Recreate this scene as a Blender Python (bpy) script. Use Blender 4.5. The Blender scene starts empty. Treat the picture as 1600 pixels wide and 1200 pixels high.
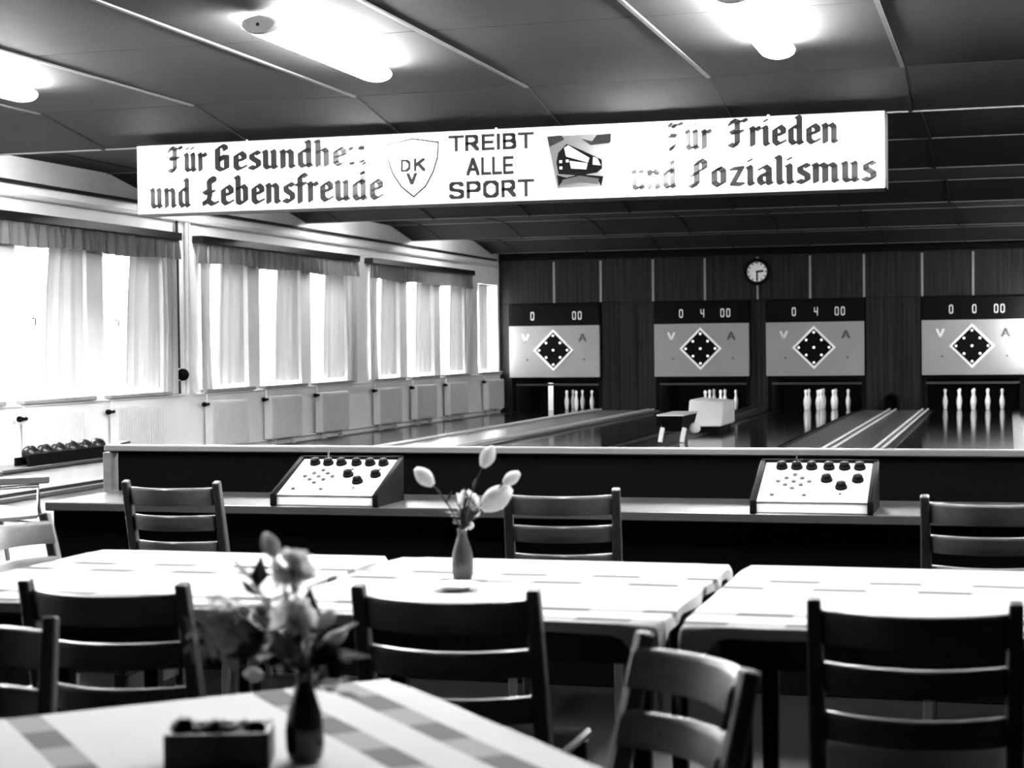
import bpy, bmesh, math, random
from mathutils import Vector, Matrix
random.seed(7)
PI = math.pi
sc = bpy.context.scene
C = sc.collection

# ------------------------------------------------------------------ camera
CAM_Z = 1.38
F_PX, YAW, PITCH, ROLL = 2695.4, .2803, .0223, -.0115
fw = Vector((-math.sin(YAW)*math.cos(PITCH), math.cos(YAW)*math.cos(PITCH), -math.sin(PITCH)))
r0 = Vector((math.cos(YAW), math.sin(YAW), 0))
u0 = r0.cross(fw)
rt = math.cos(ROLL)*r0 + math.sin(ROLL)*u0
up = -math.sin(ROLL)*r0 + math.cos(ROLL)*u0
cd = bpy.data.cameras.new('camera'); cam = bpy.data.objects.new('camera', cd); C.objects.link(cam)
m3 = Matrix((rt, up, -fw)).transposed()
cam.matrix_world = Matrix.Translation((0, 0, CAM_Z)) @ m3.to_4x4()
cd.sensor_width = 36; cd.lens = F_PX/1600*36
cd.clip_start = .05; cd.clip_end = 300
cd.dof.use_dof = True; cd.dof.focus_distance = 10.5; cd.dof.aperture_fstop = 4.6
sc.camera = cam
RT = Vector((math.cos(YAW), math.sin(YAW), 0))       # level direction to the right of the view

# ------------------------------------------------------------------ sky, exposure
SKY = 16.0
wd = bpy.data.worlds.new('overcast_sky'); sc.world = wd; wd.use_nodes = True
nt = wd.node_tree; nt.nodes.clear()
tc = nt.nodes.new('ShaderNodeTexCoord'); sp = nt.nodes.new('ShaderNodeSeparateXYZ')
mr = nt.nodes.new('ShaderNodeMapRange'); mr.inputs[1].default_value = -.06; mr.inputs[2].default_value = .04
mr.inputs[3].default_value = .3; mr.inputs[4].default_value = 1.0
bg = nt.nodes.new('ShaderNodeBackground'); wo = nt.nodes.new('ShaderNodeOutputWorld')
mu = nt.nodes.new('ShaderNodeMath'); mu.operation = 'MULTIPLY'; mu.inputs[1].default_value = SKY
nt.links.new(tc.outputs['Generated'], sp.inputs[0]); nt.links.new(sp.outputs['Z'], mr.inputs[0])
nt.links.new(mr.outputs[0], mu.inputs[0]); nt.links.new(mu.outputs[0], bg.inputs['Strength'])
bg.inputs['Color'].default_value = (1, 1, 1, 1)
nt.links.new(bg.outputs[0], wo.inputs[0])
sc.view_settings.view_transform = 'Standard'
try: sc.view_settings.look = 'None'
except Exception: pass
sc.view_settings.gamma = 1.0; sc.view_settings.use_curve_mapping = False
sc.view_settings.exposure = 2.0
cy = sc.cycles
cy.use_denoising = True
cy.max_bounces = 8; cy.diffuse_bounces = 5; cy.glossy_bounces = 4; cy.transparent_max_bounces = 12
cy.sample_clamp_indirect = 12
cy.caustics_reflective = False; cy.caustics_refractive = False

LAMP = 120.0          # radiance of the opal ceiling lamps
COVE = 85.0          # radiance of the tubes hidden in the ceiling folds
PITL = 14.0          # radiance of the tubes over the pins
BOXW = 40.0          # watts of each lamp inside the light box sign

# ------------------------------------------------------------------ materials
def nodes(m):
    m.use_nodes = True
    n = m.node_tree.nodes
    return m.node_tree, n, n['Principled BSDF']
def mat(name, col, rough=.5, spec=.5, var=.12, scale=8.0, stretch=(1, 1, 1), bump=0.0, coat=0.0, metal=0.0, detail=3.0):
    """plain procedural material: colour with noise variation, optional fine relief"""
    m = bpy.data.materials.new(name); t, n, b = nodes(m)
    if not isinstance(col, tuple): col = (col, col, col)
    tx = n.new('ShaderNodeTexCoord'); mp = n.new('ShaderNodeMapping'); mp.inputs['Scale'].default_value = stretch
    nz = n.new('ShaderNodeTexNoise'); nz.inputs['Scale'].default_value = scale; nz.inputs['Detail'].default_value = detail
    t.links.new(tx.outputs['Object'], mp.inputs[0]); t.links.new(mp.outputs[0], nz.inputs['Vector'])
    rp = n.new('ShaderNodeMapRange'); rp.inputs[1].default_value = .25; rp.inputs[2].default_value = .75
    rp.inputs[3].default_value = 1-var; rp.inputs[4].default_value = 1+var
    t.links.new(nz.outputs[0], rp.inputs[0])
    mx = n.new('ShaderNodeVectorMath'); mx.operation = 'SCALE'; mx.inputs[0].default_value = col
    t.links.new(rp.outputs[0], mx.inputs['Scale']); t.links.new(mx.outputs[0], b.inputs['Base Color'])
    b.inputs['Roughness'].default_value = rough; b.inputs['Specular IOR Level'].default_value = spec
    b.inputs['Coat Weight'].default_value = coat; b.inputs['Coat Roughness'].default_value = .12
    b.inputs['Metallic'].default_value = metal
    if bump:
        bp = n.new('ShaderNodeBump'); bp.inputs['Strength'].default_value = bump; bp.inputs['Distance'].default_value = .01
        t.links.new(nz.outputs[0], bp.inputs['Height']); t.links.new(bp.outputs[0], b.inputs['Normal'])
    return m
def emat(name, s, col=(1, 1, 1)):
    m = bpy.data.materials.new(name); t, n, b = nodes(m)
    b.inputs['Base Color'].default_value = (.8, .8, .8, 1)
    b.inputs['Emission Color'].default_value = (*col, 1); b.inputs['Emission Strength'].default_value = s
    return m
def cloth_mat(name, col, trans, clear, scale=30):
    """woven fabric: diffuse + light let through + open weave"""
    m = bpy.data.materials.new(name); m.use_nodes = True; t = m.node_tree; n = t.nodes; n.clear()
    o = n.new('ShaderNodeOutputMaterial'); d = n.new('ShaderNodeBsdfDiffuse'); tr = n.new('ShaderNodeBsdfTranslucent')
    tp = n.new('ShaderNodeBsdfTransparent'); a = n.new('ShaderNodeMixShader'); c = n.new('ShaderNodeMixShader')
    nz = n.new('ShaderNodeTexNoise'); nz.inputs['Scale'].default_value = scale
    rp = n.new('ShaderNodeMapRange'); rp.inputs[3].default_value = col*.75; rp.inputs[4].default_value = col*1.2
    t.links.new(nz.outputs[0], rp.inputs[0])
    t.links.new(rp.outputs[0], d.inputs[0]); t.links.new(rp.outputs[0], tr.inputs[0])
    a.inputs[0].default_value = trans; c.inputs[0].default_value = clear
    t.links.new(d.outputs[0], a.inputs[1]); t.links.new(tr.outputs[0], a.inputs[2])
    t.links.new(a.outputs[0], c.inputs[1]); t.links.new(tp.outputs[0], c.inputs[2]); t.links.new(c.outputs[0], o.inputs[0])
    return m
def film_mat(name, r, tr_):
    """printed or plain opal sheet: reflects r, lets tr_ through diffusely"""
    m = bpy.data.materials.new(name); m.use_nodes = True; t = m.node_tree; n = t.nodes; n.clear()
    o = n.new('ShaderNodeOutputMaterial'); d = n.new('ShaderNodeBsdfDiffuse'); tr = n.new('ShaderNodeBsdfTranslucent'); a = n.new('ShaderNodeAddShader')
    nz = n.new('ShaderNodeTexNoise'); nz.inputs['Scale'].default_value = 3
    for s, v in ((d, r), (tr, tr_)):
        rp = n.new('ShaderNodeMapRange'); rp.inputs[3].default_value = v*.95; rp.inputs[4].default_value = v*1.05
        t.links.new(nz.outputs[0], rp.inputs[0]); t.links.new(rp.outputs[0], s.inputs[0])
    t.links.new(d.outputs[0], a.inputs[0]); t.links.new(tr.outputs[0], a.inputs[1]); t.links.new(a.outputs[0], o.inputs[0])
    return m
def glass_mat(name, gl=.07, tint=.96):
    m = bpy.data.materials.new(name); m.use_nodes = True; t = m.node_tree; n = t.nodes; n.clear()
    o = n.new('ShaderNodeOutputMaterial'); tp = n.new('ShaderNodeBsdfTransparent'); g = n.new('ShaderNodeBsdfGlossy'); x = n.new('ShaderNodeMixShader')
    nz = n.new('ShaderNodeTexNoise'); nz.inputs['Scale'].default_value = 2
    rp = n.new('ShaderNodeMapRange'); rp.inputs[3].default_value = gl*.7; rp.inputs[4].default_value = gl*1.3
    tp.inputs[0].default_value = (tint, tint, tint, 1); g.inputs['Roughness'].default_value = .03
    t.links.new(nz.outputs[0], rp.inputs[0]); t.links.new(rp.outputs[0], x.inputs[0])
    t.links.new(tp.outputs[0], x.inputs[1]); t.links.new(g.outputs[0], x.inputs[2]); t.links.new(x.outputs[0], o.inputs[0])
    return m
def wood_mat(name, dark, light, rough=.4, axis=2, scale=9, coat=0.0, sharp=18.0):
    """streaky grain running along one axis"""
    m = bpy.data.materials.new(name); t, n, b = nodes(m)
    tx = n.new('ShaderNodeTexCoord'); mp = n.new('ShaderNodeMapping')
    s = [sharp, sharp, sharp]; s[axis] = .35; mp.inputs['Scale'].default_value = s
    nz = n.new('ShaderNodeTexNoise'); nz.inputs['Scale'].default_value = scale/9; nz.inputs['Detail'].default_value = 6; nz.inputs['Roughness'].default_value = .65
    cr = n.new('ShaderNodeValToRGB'); e = cr.color_ramp.elements
    e[0].position = .32; e[0].color = (dark, dark, dark, 1); e[1].position = .7; e[1].color = (light, light, light, 1)
    t.links.new(tx.outputs['Object'], mp.inputs[0]); t.links.new(mp.outputs[0], nz.inputs['Vector']); t.links.new(nz.outputs[0], cr.inputs[0])
    t.links.new(cr.outputs[0], b.inputs['Base Color']); b.inputs['Roughness'].default_value = rough
    b.inputs['Specular IOR Level'].default_value = .12 if coat == 0 else .5
    b.inputs['Coat Weight'].default_value = coat; b.inputs['Coat Roughness'].default_value = .15
    return m
def tablecloth_mat(name):
    """white cloth woven with rows of grey dashes (UV in metres)"""
    m = bpy.data.materials.new(name); t, n, b = nodes(m)
    uv = n.new('ShaderNodeUVMap'); uv.uv_map = 'UVMap'; sx = n.new('ShaderNodeSeparateXYZ'); t.links.new(uv.outputs[0], sx.inputs[0])
    def M(op, a, b_=None, c_=None):
        q = n.new('ShaderNodeMath'); q.operation = op
        for i, v in enumerate((a, b_, c_)):
            if v is None: continue
            if isinstance(v, (int, float)): q.inputs[i].default_value = v
            else: t.links.new(v, q.inputs[i])
        return q.outputs[0]
    PER = .58
    def row(center, width, off, dash, gapf):
        v = M('FRACT', M('ADD', M('DIVIDE', sx.outputs['Y'], PER), 10.0))
        inr = M('LESS_THAN', M('ABSOLUTE', M('SUBTRACT', v, center)), width/2/PER)
        u = M('FRACT', M('ADD', M('DIVIDE', sx.outputs['X'], dash), 10.0+off))
        ind = M('LESS_THAN', u, gapf)
        base = M('MULTIPLY', inr, .55)
        return M('ADD', base, M('MULTIPLY', M('MULTIPLY', inr, ind), .33))
    tot = row(.14, .06, 0, .26, .5)
    for a in ((.38, .06, .5, .26, .5),):
        tot = M('ADD', tot, row(*a))
    nz = n.new('ShaderNodeTexNoise'); nz.inputs['Scale'].default_value = 260; t.links.new(uv.outputs[0], nz.inputs['Vector'])
    k = M('MULTIPLY', tot, M('ADD', .75, M('MULTIPLY', nz.outputs[0], .5)))
    val = M('SUBTRACT', .41, M('MULTIPLY', M('MINIMUM', k, 1.0), .395))
    t.links.new(val, b.inputs['Base Color']); b.inputs['Roughness'].default_value = .85; b.inputs['Specular IOR Level'].default_value = .2
    return m

M = {}
M['plaster'] = mat('white_plaster', .9, .9, .2, .05, 3)
M['ceil'] = mat('grey_fibreboard', .020, .8, .1, .18, 5, (1.2, 14, 6), .15)
M['farbatten'] = mat('pale_cross_batten', .12, .6, .3, .1, 12)
M['batten'] = mat('painted_batten', .055, .6, .3, .1, 12)
M['dark'] = mat('dark_paint', .003, .7, .08, .2, 6)
M['black'] = mat('black_lacquer', .002, .6, .06, .2, 10)
M['floor'] = mat('worn_linoleum', .008, .3, .2, .2, 2.5, (1, 1, 1), .02)
M['walkway'] = mat('grey_screed', .11, .28, .5, .25, 3, (4, .6, 1))
M['lane'] = mat('dark_polished_lane', .003, .10, .35, .25, 4, (6, .4, 1))
M['gutter'] = mat('grey_gutter', .02, .4, .4, .2, 4)
M['steel'] = mat('bright_steel_rail', .85, .35, .5, .08, 20, metal=.3)
M['endwood'] = wood_mat('dark_wood_panel', .0015, .024, .6, 2, 9, 0)
M['strip'] = mat('pale_joint_strip', .2, .5, .4, .08, 9)
M['chair'] = wood_mat('chair_wood', .036, .09, .45, 0, 9, .12, 14)
M['chairleg'] = wood_mat('chair_post_wood', .022, .06, .45, 2, 9, .12, 14)
M['counterwood'] = wood_mat('counter_edge_wood', .10, .18, .35, 0, 9, .2)
M['counterblack'] = mat('black_counter_panel', .0015, .7, .05, .2, 3)
M['shelf'] = mat('grey_laminate', .045, .3, .5, .1, 6)
M['white'] = mat('white_enamel', .78, .35, .5, .05, 5)
M['radi'] = mat('radiator_paint', .6, .45, .4, .06, 6)
M['pin'] = mat('white_pin_plastic', .8, .25, .5, .04, 9)
M['panelwhite'] = mat('pale_grey_board', .27, .6, .3, .06, 2)
M['letterdark'] = mat('grey_printed_letter', .07, .6, .3, .1, 9)
M['letterpale'] = mat('pale_letter', .8, .6, .3, .03, 9)
M['letterwhite'] = mat('white_letter', .95, .6, .3, .03, 9)
M['bulb'] = emat('lit_indicator_bulb', .3)
M['digit'] = emat('lit_digit', .06)
M['lamp'] = emat('opal_lamp_cover', LAMP)
M['walltube'] = emat('wall_tube', 60.0)
M['dimlamp'] = emat('dimmed_opal_lamp_cover', 38.0)  # weaker copy for the lamp row over the tables, keeps the cloths from overexposing
M['righttube'] = emat('boosted_fluorescent_tube', 220.0)  # stronger copy of the fold tubes, brightens the ceiling panels at the right
M['tube'] = emat('fluorescent_tube', COVE)
M['pittube'] = emat('pit_tube', PITL)
M['cap'] = mat('grey_lamp_cap', .5, .5, .4, .1, 20)
M['capdark'] = mat('lamp_cap_hole', .02, .6, .2, .1, 20)
M['pelmet'] = mat('dark_pelmet_wood', .006, .4, .4, .2, 9, (1, .3, 6))
M['valance'] = cloth_mat('valance_fabric', .15, .05, .0)
M['drape'] = film_mat('pale_drape', .45, .017)
M['frame'] = mat('white_window_frame', .72, .4, .4, .05, 6)
M['glass'] = glass_mat('window_glass')
M['sill'] = mat('grey_stone_sill', .28, .5, .4, .12, 14)
M['pipe'] = mat('white_painted_pipe', .74, .4, .4, .05, 10)
M['darkpipe'] = mat('dark_cable', .012, .5, .3, .1, 10)
M['cloth'] = tablecloth_mat('striped_tablecloth')
M['tablewood'] = wood_mat('table_wood', .008, .02, .4, 2)
M['vase'] = mat('dark_glazed_vase', .008, .18, .5, .2, 20)
M['greyvase'] = mat('grey_glazed_vase', .10, .2, .5, .2, 18)
M['leaf'] = mat('dark_leaf', .012, .5, .4, .3, 30)
M['paleleaf'] = mat('pale_fern', .30, .6, .3, .3, 40)
M['petal'] = cloth_mat('white_petal', .8, .45, 0)
M['greypetal'] = cloth_mat('grey_carnation_petal', .7, .5, 0)
M['porcelain'] = mat('white_porcelain', .85, .2, .5, .03, 9)
M['pouch'] = mat('dark_leather', .006, .5, .4, .3, 14, bump=.3)
M['ball'] = mat('black_bowling_ball', .006, .3, .3, .2, 9)
M['chrome'] = mat('chrome_tube', .6, .2, .5, .05, 20, metal=1)
M['vinyl'] = mat('pale_vinyl', .66, .45, .4, .06, 12)
M['armwood'] = wood_mat('armrest_wood', .03, .07, .35, 1, 9, .2)
M['opal'] = film_mat('opal_sign_sheet', .35, .5)
M['inkfilm'] = film_mat('ink_on_opal', .01, .04)
M['greyfilm'] = film_mat('grey_ink_on_opal', .02, .006)
M['midfilm'] = film_mat('pale_ink_on_opal', .05, .07)
M['darkfilm'] = film_mat('black_ink_on_opal', .005, .003)
M['boxwhite'] = mat('white_box_interior', .12, .6, .3, .03, 4)
M['button'] = mat('grey_button', .05, .5, .4, .1, 20)
M['clockface'] = mat('white_clock_face', .8, .5, .3, .03, 9)
M['rear'] = mat('dark_rear_wall', .02, .8, .2, .1, 2)

# ------------------------------------------------------------------ mesh helpers
class MB:
    def __init__(s): s.v = []; s.f = []; s.uv = None
    def add(s, vs, fs):
        o = len(s.v); s.v += [tuple(p) for p in vs]; s.f += [tuple(i+o for i in f) for f in fs]; return s
    def box(s, x0, x1, y0, y1, z0, z1):
        vs = [(x, y, z) for z in (z0, z1) for y in (y0, y1) for x in (x0, x1)]
        return s.add(vs, [(0, 2, 3, 1), (4, 5, 7, 6), (0, 1, 5, 4), (2, 6, 7, 3), (0, 4, 6, 2), (1, 3, 7, 5)])
    def hexa(s, bot, top):
        """8 corner block from two quads"""
        return s.add(list(bot)+list(top), [(3, 2, 1, 0), (4, 5, 6, 7), (0, 1, 5, 4), (1, 2, 6, 5), (2, 3, 7, 6), (3, 0, 4, 7)])
    def sweep(s, path, w, h, upv=(0, 0, 1), scale=None):
        """rectangular section swept along a path; w across, h along upv"""
        P = [Vector(p) for p in path]; n = len(P); rings = []; upv = Vector(upv)
        for i, p in enumerate(P):
            d = (P[min(i+1, n-1)]-P[max(i-1, 0)]).normalized()
            a = d.cross(upv).normalized(); b = a.cross(d).normalized(); k = scale[i] if scale else 1
            rings.append([p+a*(sx*w/2*k)+b*(sy*h/2*k) for sx, sy in ((-1, -1), (1, -1), (1, 1), (-1, 1))])
        vs = [q for r in rings for q in r]; fs = []
        for i in range(n-1):
            for j in range(4):
                k = (j+1) % 4; fs.append((i*4+j, i*4+k, i*4+4+k, i*4+4+j))
        fs += [(3, 2, 1, 0), tuple((n-1)*4+j for j in range(4))]
        return s.add(vs, fs)
    def tube(s, path, r, seg=10, caps=True):
        P = [Vector(p) for p in path]; n = len(P); rr = r if isinstance(r, (list, tuple)) else [r]*n
        vs = []; fs = []; prev = None
        for i, p in enumerate(P):
            d = (P[min(i+1, n-1)]-P[max(i-1, 0)]).normalized()
            if prev is None:
                a = d.orthogonal().normalized()
            else:
                a = (prev-d*prev.dot(d)); a = a.normalized() if a.length > 1e-6 else d.orthogonal().normalized()
            prev = a; b = d.cross(a)
            vs += [p+(a*math.cos(2*PI*j/seg)+b*math.sin(2*PI*j/seg))*rr[i] for j in range(seg)]
        for i in range(n-1):
            for j in range(seg):
                k = (j+1) % seg; fs.append((i*seg+j, i*seg+k, i*seg+seg+k, i*seg+seg+j))
        if caps: fs += [tuple(reversed(range(seg))), tuple((n-1)*seg+j for j in range(seg))]
        return s.add(vs, fs)
    def lathe(s, prof, seg=16, c=(0, 0, 0), ax=None):
        """profile (r, z) turned about z (or about ax)"""
        c = Vector(c); q = Vector((0, 0, 1)).rotation_difference(Vector(ax)) if ax else None
        vs = []; fs = []; n = len(prof)
        for r, z in prof:
            for j in range(seg):
                p = Vector((r*math.cos(2*PI*j/seg), r*math.sin(2*PI*j/seg), z))
                vs.append(c+(q @ p if q else p))
        for i in range(n-1):
            for j in range(seg):
                k = (j+1) % seg; fs.append((i*seg+j, i*seg+k, i*seg+seg+k, i*seg+seg+j))
        fs += [tuple(reversed(range(seg))), tuple((n-1)*seg+j for j in range(seg))]
        return s.add(vs, fs)
    def ball(s, c, r, seg=14, rings=9, sq=(1, 1, 1), wob=0, rnd=None):
        prof = []; c = Vector(c); vs = []; fs = []
        for i in range(rings+1):
            th = PI*i/rings
            for j in range(seg):
                k = 1+(rnd.uniform(-wob, wob) if rnd and 0 < i < rings else 0)
                vs.append(c+Vector((math.sin(th)*math.cos(2*PI*j/seg)*sq[0], math.sin(th)*math.sin(2*PI*j/seg)*sq[1], math.cos(th)*sq[2]))*(r*k))
        for i in range(rings):
            for j in range(seg):
                k = (j+1) % seg; fs.append((i*seg+j, i*seg+seg+j, i*seg+seg+k, i*seg+k))
        return s.add(vs, fs)
    def grid(s, fn, nu, nv):
        vs = [fn(i/nu, j/nv) for j in range(nv+1) for i in range(nu+1)]
        fs = [(j*(nu+1)+i, j*(nu+1)+i+1, (j+1)*(nu+1)+i+1, (j+1)*(nu+1)+i) for j in range(nv) for i in range(nu)]
        return s.add(vs, fs)
    def prism(s, poly, axis, a, b):
        """2D polygon extruded along an axis (0, 1, 2) from a to b"""
        def pt(p, t):
            q = list(p); q.insert(axis, t); return q
        n = len(poly)
        return s.add([pt(p, a) for p in poly]+[pt(p, b) for p in poly],
                     [tuple(reversed(range(n))), tuple(range(n, 2*n))]+[(i, (i+1) % n, n+(i+1) % n, n+i) for i in range(n)])
    def build(s, name, m, parent=None, bevel=0, loc=None, rotz=0, smooth=True, recalc=True):
        me = bpy.data.meshes.new(name); bm = bmesh.new()
        vv = [bm.verts.new(p) for p in s.v]
        for f in s.f:
            try: bm.faces.new([vv[i] for i in f])
            except ValueError: pass
        bmesh.ops.remove_doubles(bm, verts=bm.verts, dist=1e-6)
        if recalc: bmesh.ops.recalc_face_normals(bm, faces=bm.faces)
        if bevel:
            es = [e for e in bm.edges if e.is_manifold and e.calc_face_angle(0) > .9]
            bmesh.ops.bevel(bm, geom=es, offset=bevel, segments=1, affect='EDGES', profile=.5)
        if smooth:
            for f in bm.faces: f.smooth = True
            for e in bm.edges:
                if len(e.link_faces) == 2 and e.calc_face_angle(0) > .6: e.smooth = False
        bm.to_mesh(me); bm.free()
        me.materials.append(M[m] if isinstance(m, str) else m)
        o = bpy.data.objects.new(name, me); C.objects.link(o)
        if parent: o.parent = parent
        if loc is not None: o.location = loc
        o.rotation_euler.z = rotz
        return o
def tag(o, label, cat, group=None, kind=None):
    o['label'] = label; o['category'] = cat
    if group: o['group'] = group
    if kind: o['kind'] = kind
    return o
def thing(name, label, cat, loc=(0, 0, 0), rotz=0, group=None):
    o = bpy.data.objects.new(name, None); o.empty_display_size = .1; C.objects.link(o)
    o.location = loc; o.rotation_euler.z = rotz
    return tag(o, label, cat, group)
def struct(o, label=None):
    o['kind'] = 'structure'
    if label: o['label'] = label
    return o
def copy_tree(o, parent=None):
    c = o.copy(); C.objects.link(c); c.parent = parent
    for ch in o.children: copy_tree(ch, c)
    return c
def clone(o, loc, rotz, label, group=None):
    c = copy_tree(o); c.location = loc; c.rotation_euler.z = rotz; c['label'] = label
    if group: c['group'] = group
    return c
def piece(me_obj, loc, parent, name):
    o = bpy.data.objects.new(name, me_obj.data); C.objects.link(o); o.parent = parent; o.location = loc; return o

# ------------------------------------------------------------------ room dimensions (metres)
XL, XR = -10.1, 6.2          # window wall, right wall
YB, YF = 34.2, -4.0          # end wall behind the lanes, wall behind the camera
ZC, ZLOW = 3.445, 3.25       # flat ceiling, bottom of its folds
FOLD0, PERIOD, SLOPE = 14.44, 4.79, 1.12

# floor
struct(MB().box(XL-.4, XR+.3, YF-.3, YB+2.2, -.2, 0).build('floor', 'floor'), 'dark glossy hall floor')
# right wall, rear wall
struct(MB().box(XR, XR+.25, YF, YB+2, 0, 3.9).build('wall_right', 'rear'))
struct(MB().box(XL-.4, XR+.25, YF-.25, YF, 0, 3.9).build('wall_front', 'rear'))

# ceiling profile: list of (y, z)
prof = []
y = 13.32-2.58*7
while y < 13.31: prof.append((y, ZC)); y += 2.58
lows = [FOLD0+PERIOD*i for i in range(5)]
for i, yl in enumerate(lows):
    prof.append((yl-SLOPE, ZC)); prof.append((yl, ZLOW))
    if yl+SLOPE < YB+.8: prof.append((yl+SLOPE, ZC))
prof = [p for p in prof if p[0] < YB+.6]
m = MB()
for (ya, za), (yb, zb) in zip(prof, prof[1:]):
    m.hexa([(XL-.4, ya, za+.03), (XR+.2, ya, za+.03), (XR+.2, yb, zb+.03), (XL-.4, yb, zb+.03)],
           [(XL-.4, ya, 3.9), (XR+.2, ya, 3.9), (XR+.2, yb, 3.9), (XL-.4, yb, 3.9)])
ceil = struct(m.build('ceiling', 'dark'), 'folded ceiling of grey fibreboard panels')
COLX = [-.755+1.465*k for k in range(-7, 6)]
COLX = [x for x in COLX if XL+.2 < x < XR]
edges = [XL]+COLX+[XR]
for (ya, za), (yb, zb) in zip(prof, prof[1:]):
    for xa, xb in zip(edges, edges[1:]):
        g = .006
        b = MB(); s_ = (zb-za)/(yb-ya)
        y0, y1 = ya+g, yb-g; z0, z1 = za+s_*g, zb-s_*g
        b.hexa([(xa+g, y0, z0), (xb-g, y0, z0), (xb-g, y1, z1), (xa+g, y1, z1)],
               [(xa+g, y0, z0+.028), (xb-g, y0, z0+.028), (xb-g, y1, z1+.028), (xa+g, y1, z1+.028)])
        b.build('ceiling_panel', 'ceil', ceil, smooth=False)
    for x in COLX:            # battens over the joints running towards the pins
        MB().hexa([(x-.015, ya, za-.012), (x+.015, ya, za-.012), (x+.015, yb, zb-.012), (x-.015, yb, zb-.012)],
                  [(x-.015, ya, za+.01), (x+.015, ya, za+.01), (x+.015, yb, zb+.01), (x-.015, yb, zb+.01)]).build('batten', 'batten' if yb < 13.4 else 'ceil', ceil, smooth=False)
for (yy, zz) in prof:
    if yy > 14 and zz > 3.4 or abs(zz-ZLOW) < .01:
        if zz > 3.4 and not any(abs(yy-(l-SLOPE)) < .01 for l in lows): continue
        MB().box(XL, XR, yy-.014, yy+.014, zz-.010, zz+.012).build('cross_batten', 'farbatten' if yy > 14 else 'ceil', ceil, smooth=False)

# window wall
bays = [14.07, 20.26, 26.45]
OPEN = []
for b0 in bays:
    for k in range(3): OPEN.append((b0+.20+1.85*k, b0+.20+1.85*k+1.47))
OPEN.append((32.70, 34.05))
ZS, ZH, TH = .86, 2.62, .42
m = MB()
m.box(XL-TH, XL, YF-.25, YB+2, 0, ZS); m.box(XL-TH, XL, YF-.25, YB+2, ZH, 3.9)
yprev = YF-.25
for a, b in OPEN:
    m.box(XL-TH, XL, yprev, a, ZS, ZH); yprev = b
m.box(XL-TH, XL, yprev, YB+2, ZS, ZH)
wl = struct(m.build('wall_left', 'plaster', smooth=False), 'white plastered window wall')
for i, (a, b) in enumerate(OPEN):
    xg = XL-TH+.1
    w = bpy.data.objects.new('window_%d' % (i+1), None); C.objects.link(w); w.location = (xg, (a+b)/2, ZS); w['kind'] = 'structure'
    hw = (b-a)/2; H = ZH-ZS
    f = MB()
    f.box(-.04, .04, -hw, hw, 0, .07).box(-.04, .04, -hw, hw, H-.07, H).box(-.04, .04, -hw, -hw+.07, .07, H-.07).box(-.04, .04, hw-.07, hw, .07, H-.07)
    f.build('window_frame', 'frame', w, smooth=False)
    MB().box(-.045, .045, -.05, .05, .07, H-.07).build('mullion', 'frame', w, .006)
    for s in (-1, 1):
        c = s*(hw/2-.0); q = hw/2-.06
        sa = MB()
        y0, y1 = c-q, c+q
        sa.box(-.02, .03, y0, y1, .075, .125).box(-.02, .03, y0, y1, H-.125, H-.075).box(-.02, .03, y0, y0+.05, .125, H-.125).box(-.02, .03, y1-.05, y1, .125, H-.125)
        so = sa.build('sash', 'frame', w, smooth=False)
        MB().box(0, .004, y0+.05, y1-.05, .125, H-.125).build('pane', 'glass', so, smooth=False)
    MB().tube([(.05, .03, .88), (.09, .03, .88), (.09, .03, .80)], .011, 8).build('window_handle', 'black', w)
    MB().box(-.06, TH+.0, -hw-.02, hw+.02, -.045, -.002).build('window_sill', 'sill', w, .006)
    # daylight portal so the renderer finds the opening
    ld = bpy.data.lights.new('window_portal', 'AREA'); ld.shape = 'RECTANGLE'; ld.size = H; ld.size_y = b-a; ld.cycles.is_portal = True
    lo = bpy.data.objects.new('window_portal', ld); C.objects.link(lo); lo.location = (XL-TH-.02, (a+b)/2, ZS+H/2); lo.rotation_euler = (0, -PI/2, 0)

# end wall
LANES = [-8.88, -5.87, -3.62, -.66]
PW = .93                      # half width of a pit opening
PITH = .66
m = MB(); m.box(XL-.1, XR, YB, YB+.12, PITH, 3.9)
xp = XL-.1
for lx in LANES:
    m.box(xp, lx-PW+.06, YB, YB+.12, 0, PITH); xp = lx+PW-.06
m.box(xp, XR, YB, YB+.12, 0, PITH)
wb = struct(m.build('wall_back', 'dark', smooth=False), 'dark end wall above the pins')
SX = [-8.92, -7.94, -6.86, -5.81, -4.76, -3.73, -2.69, -1.59, -.64, .42, 1.48, 2.54, 3.6, 4.66, 5.72]
ex = [XL+.02]+SX+[XR-.02]
for xa, xb in zip(ex, ex[1:]):
    MB().box(xa+.012, xb-.012, YB-.03, YB, 2.235, 3.12).build('wood_panel', 'endwood', wb, .004)
for x in SX:
    MB().box(x-.022, x+.022, YB-.04, YB, 2.24, 3.08).build('joint_strip', 'strip', wb, .004)
gaps = [(XL+.02, LANES[0]-.95)]+[(LANES[i]+.95, LANES[i+1]-.95) for i in range(3)]+[(LANES[3]+.95, XR-.02)]
for a, b in gaps:
    n = max(1, round((b-a)/.36)); 
    for k in range(n):
        xa, xb = a+(b-a)*k/n, a+(b-a)*(k+1)/n
        MB().box(xa+.004, xb-.004, YB-.03, YB, .01, 2.228).build('wood_panel', 'endwood', wb, .003)
MB().box(XL+.02, XR-.02, YB-.05, YB, 3.12, 3.30).build('cornice', 'dark', wb, .004)

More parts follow.
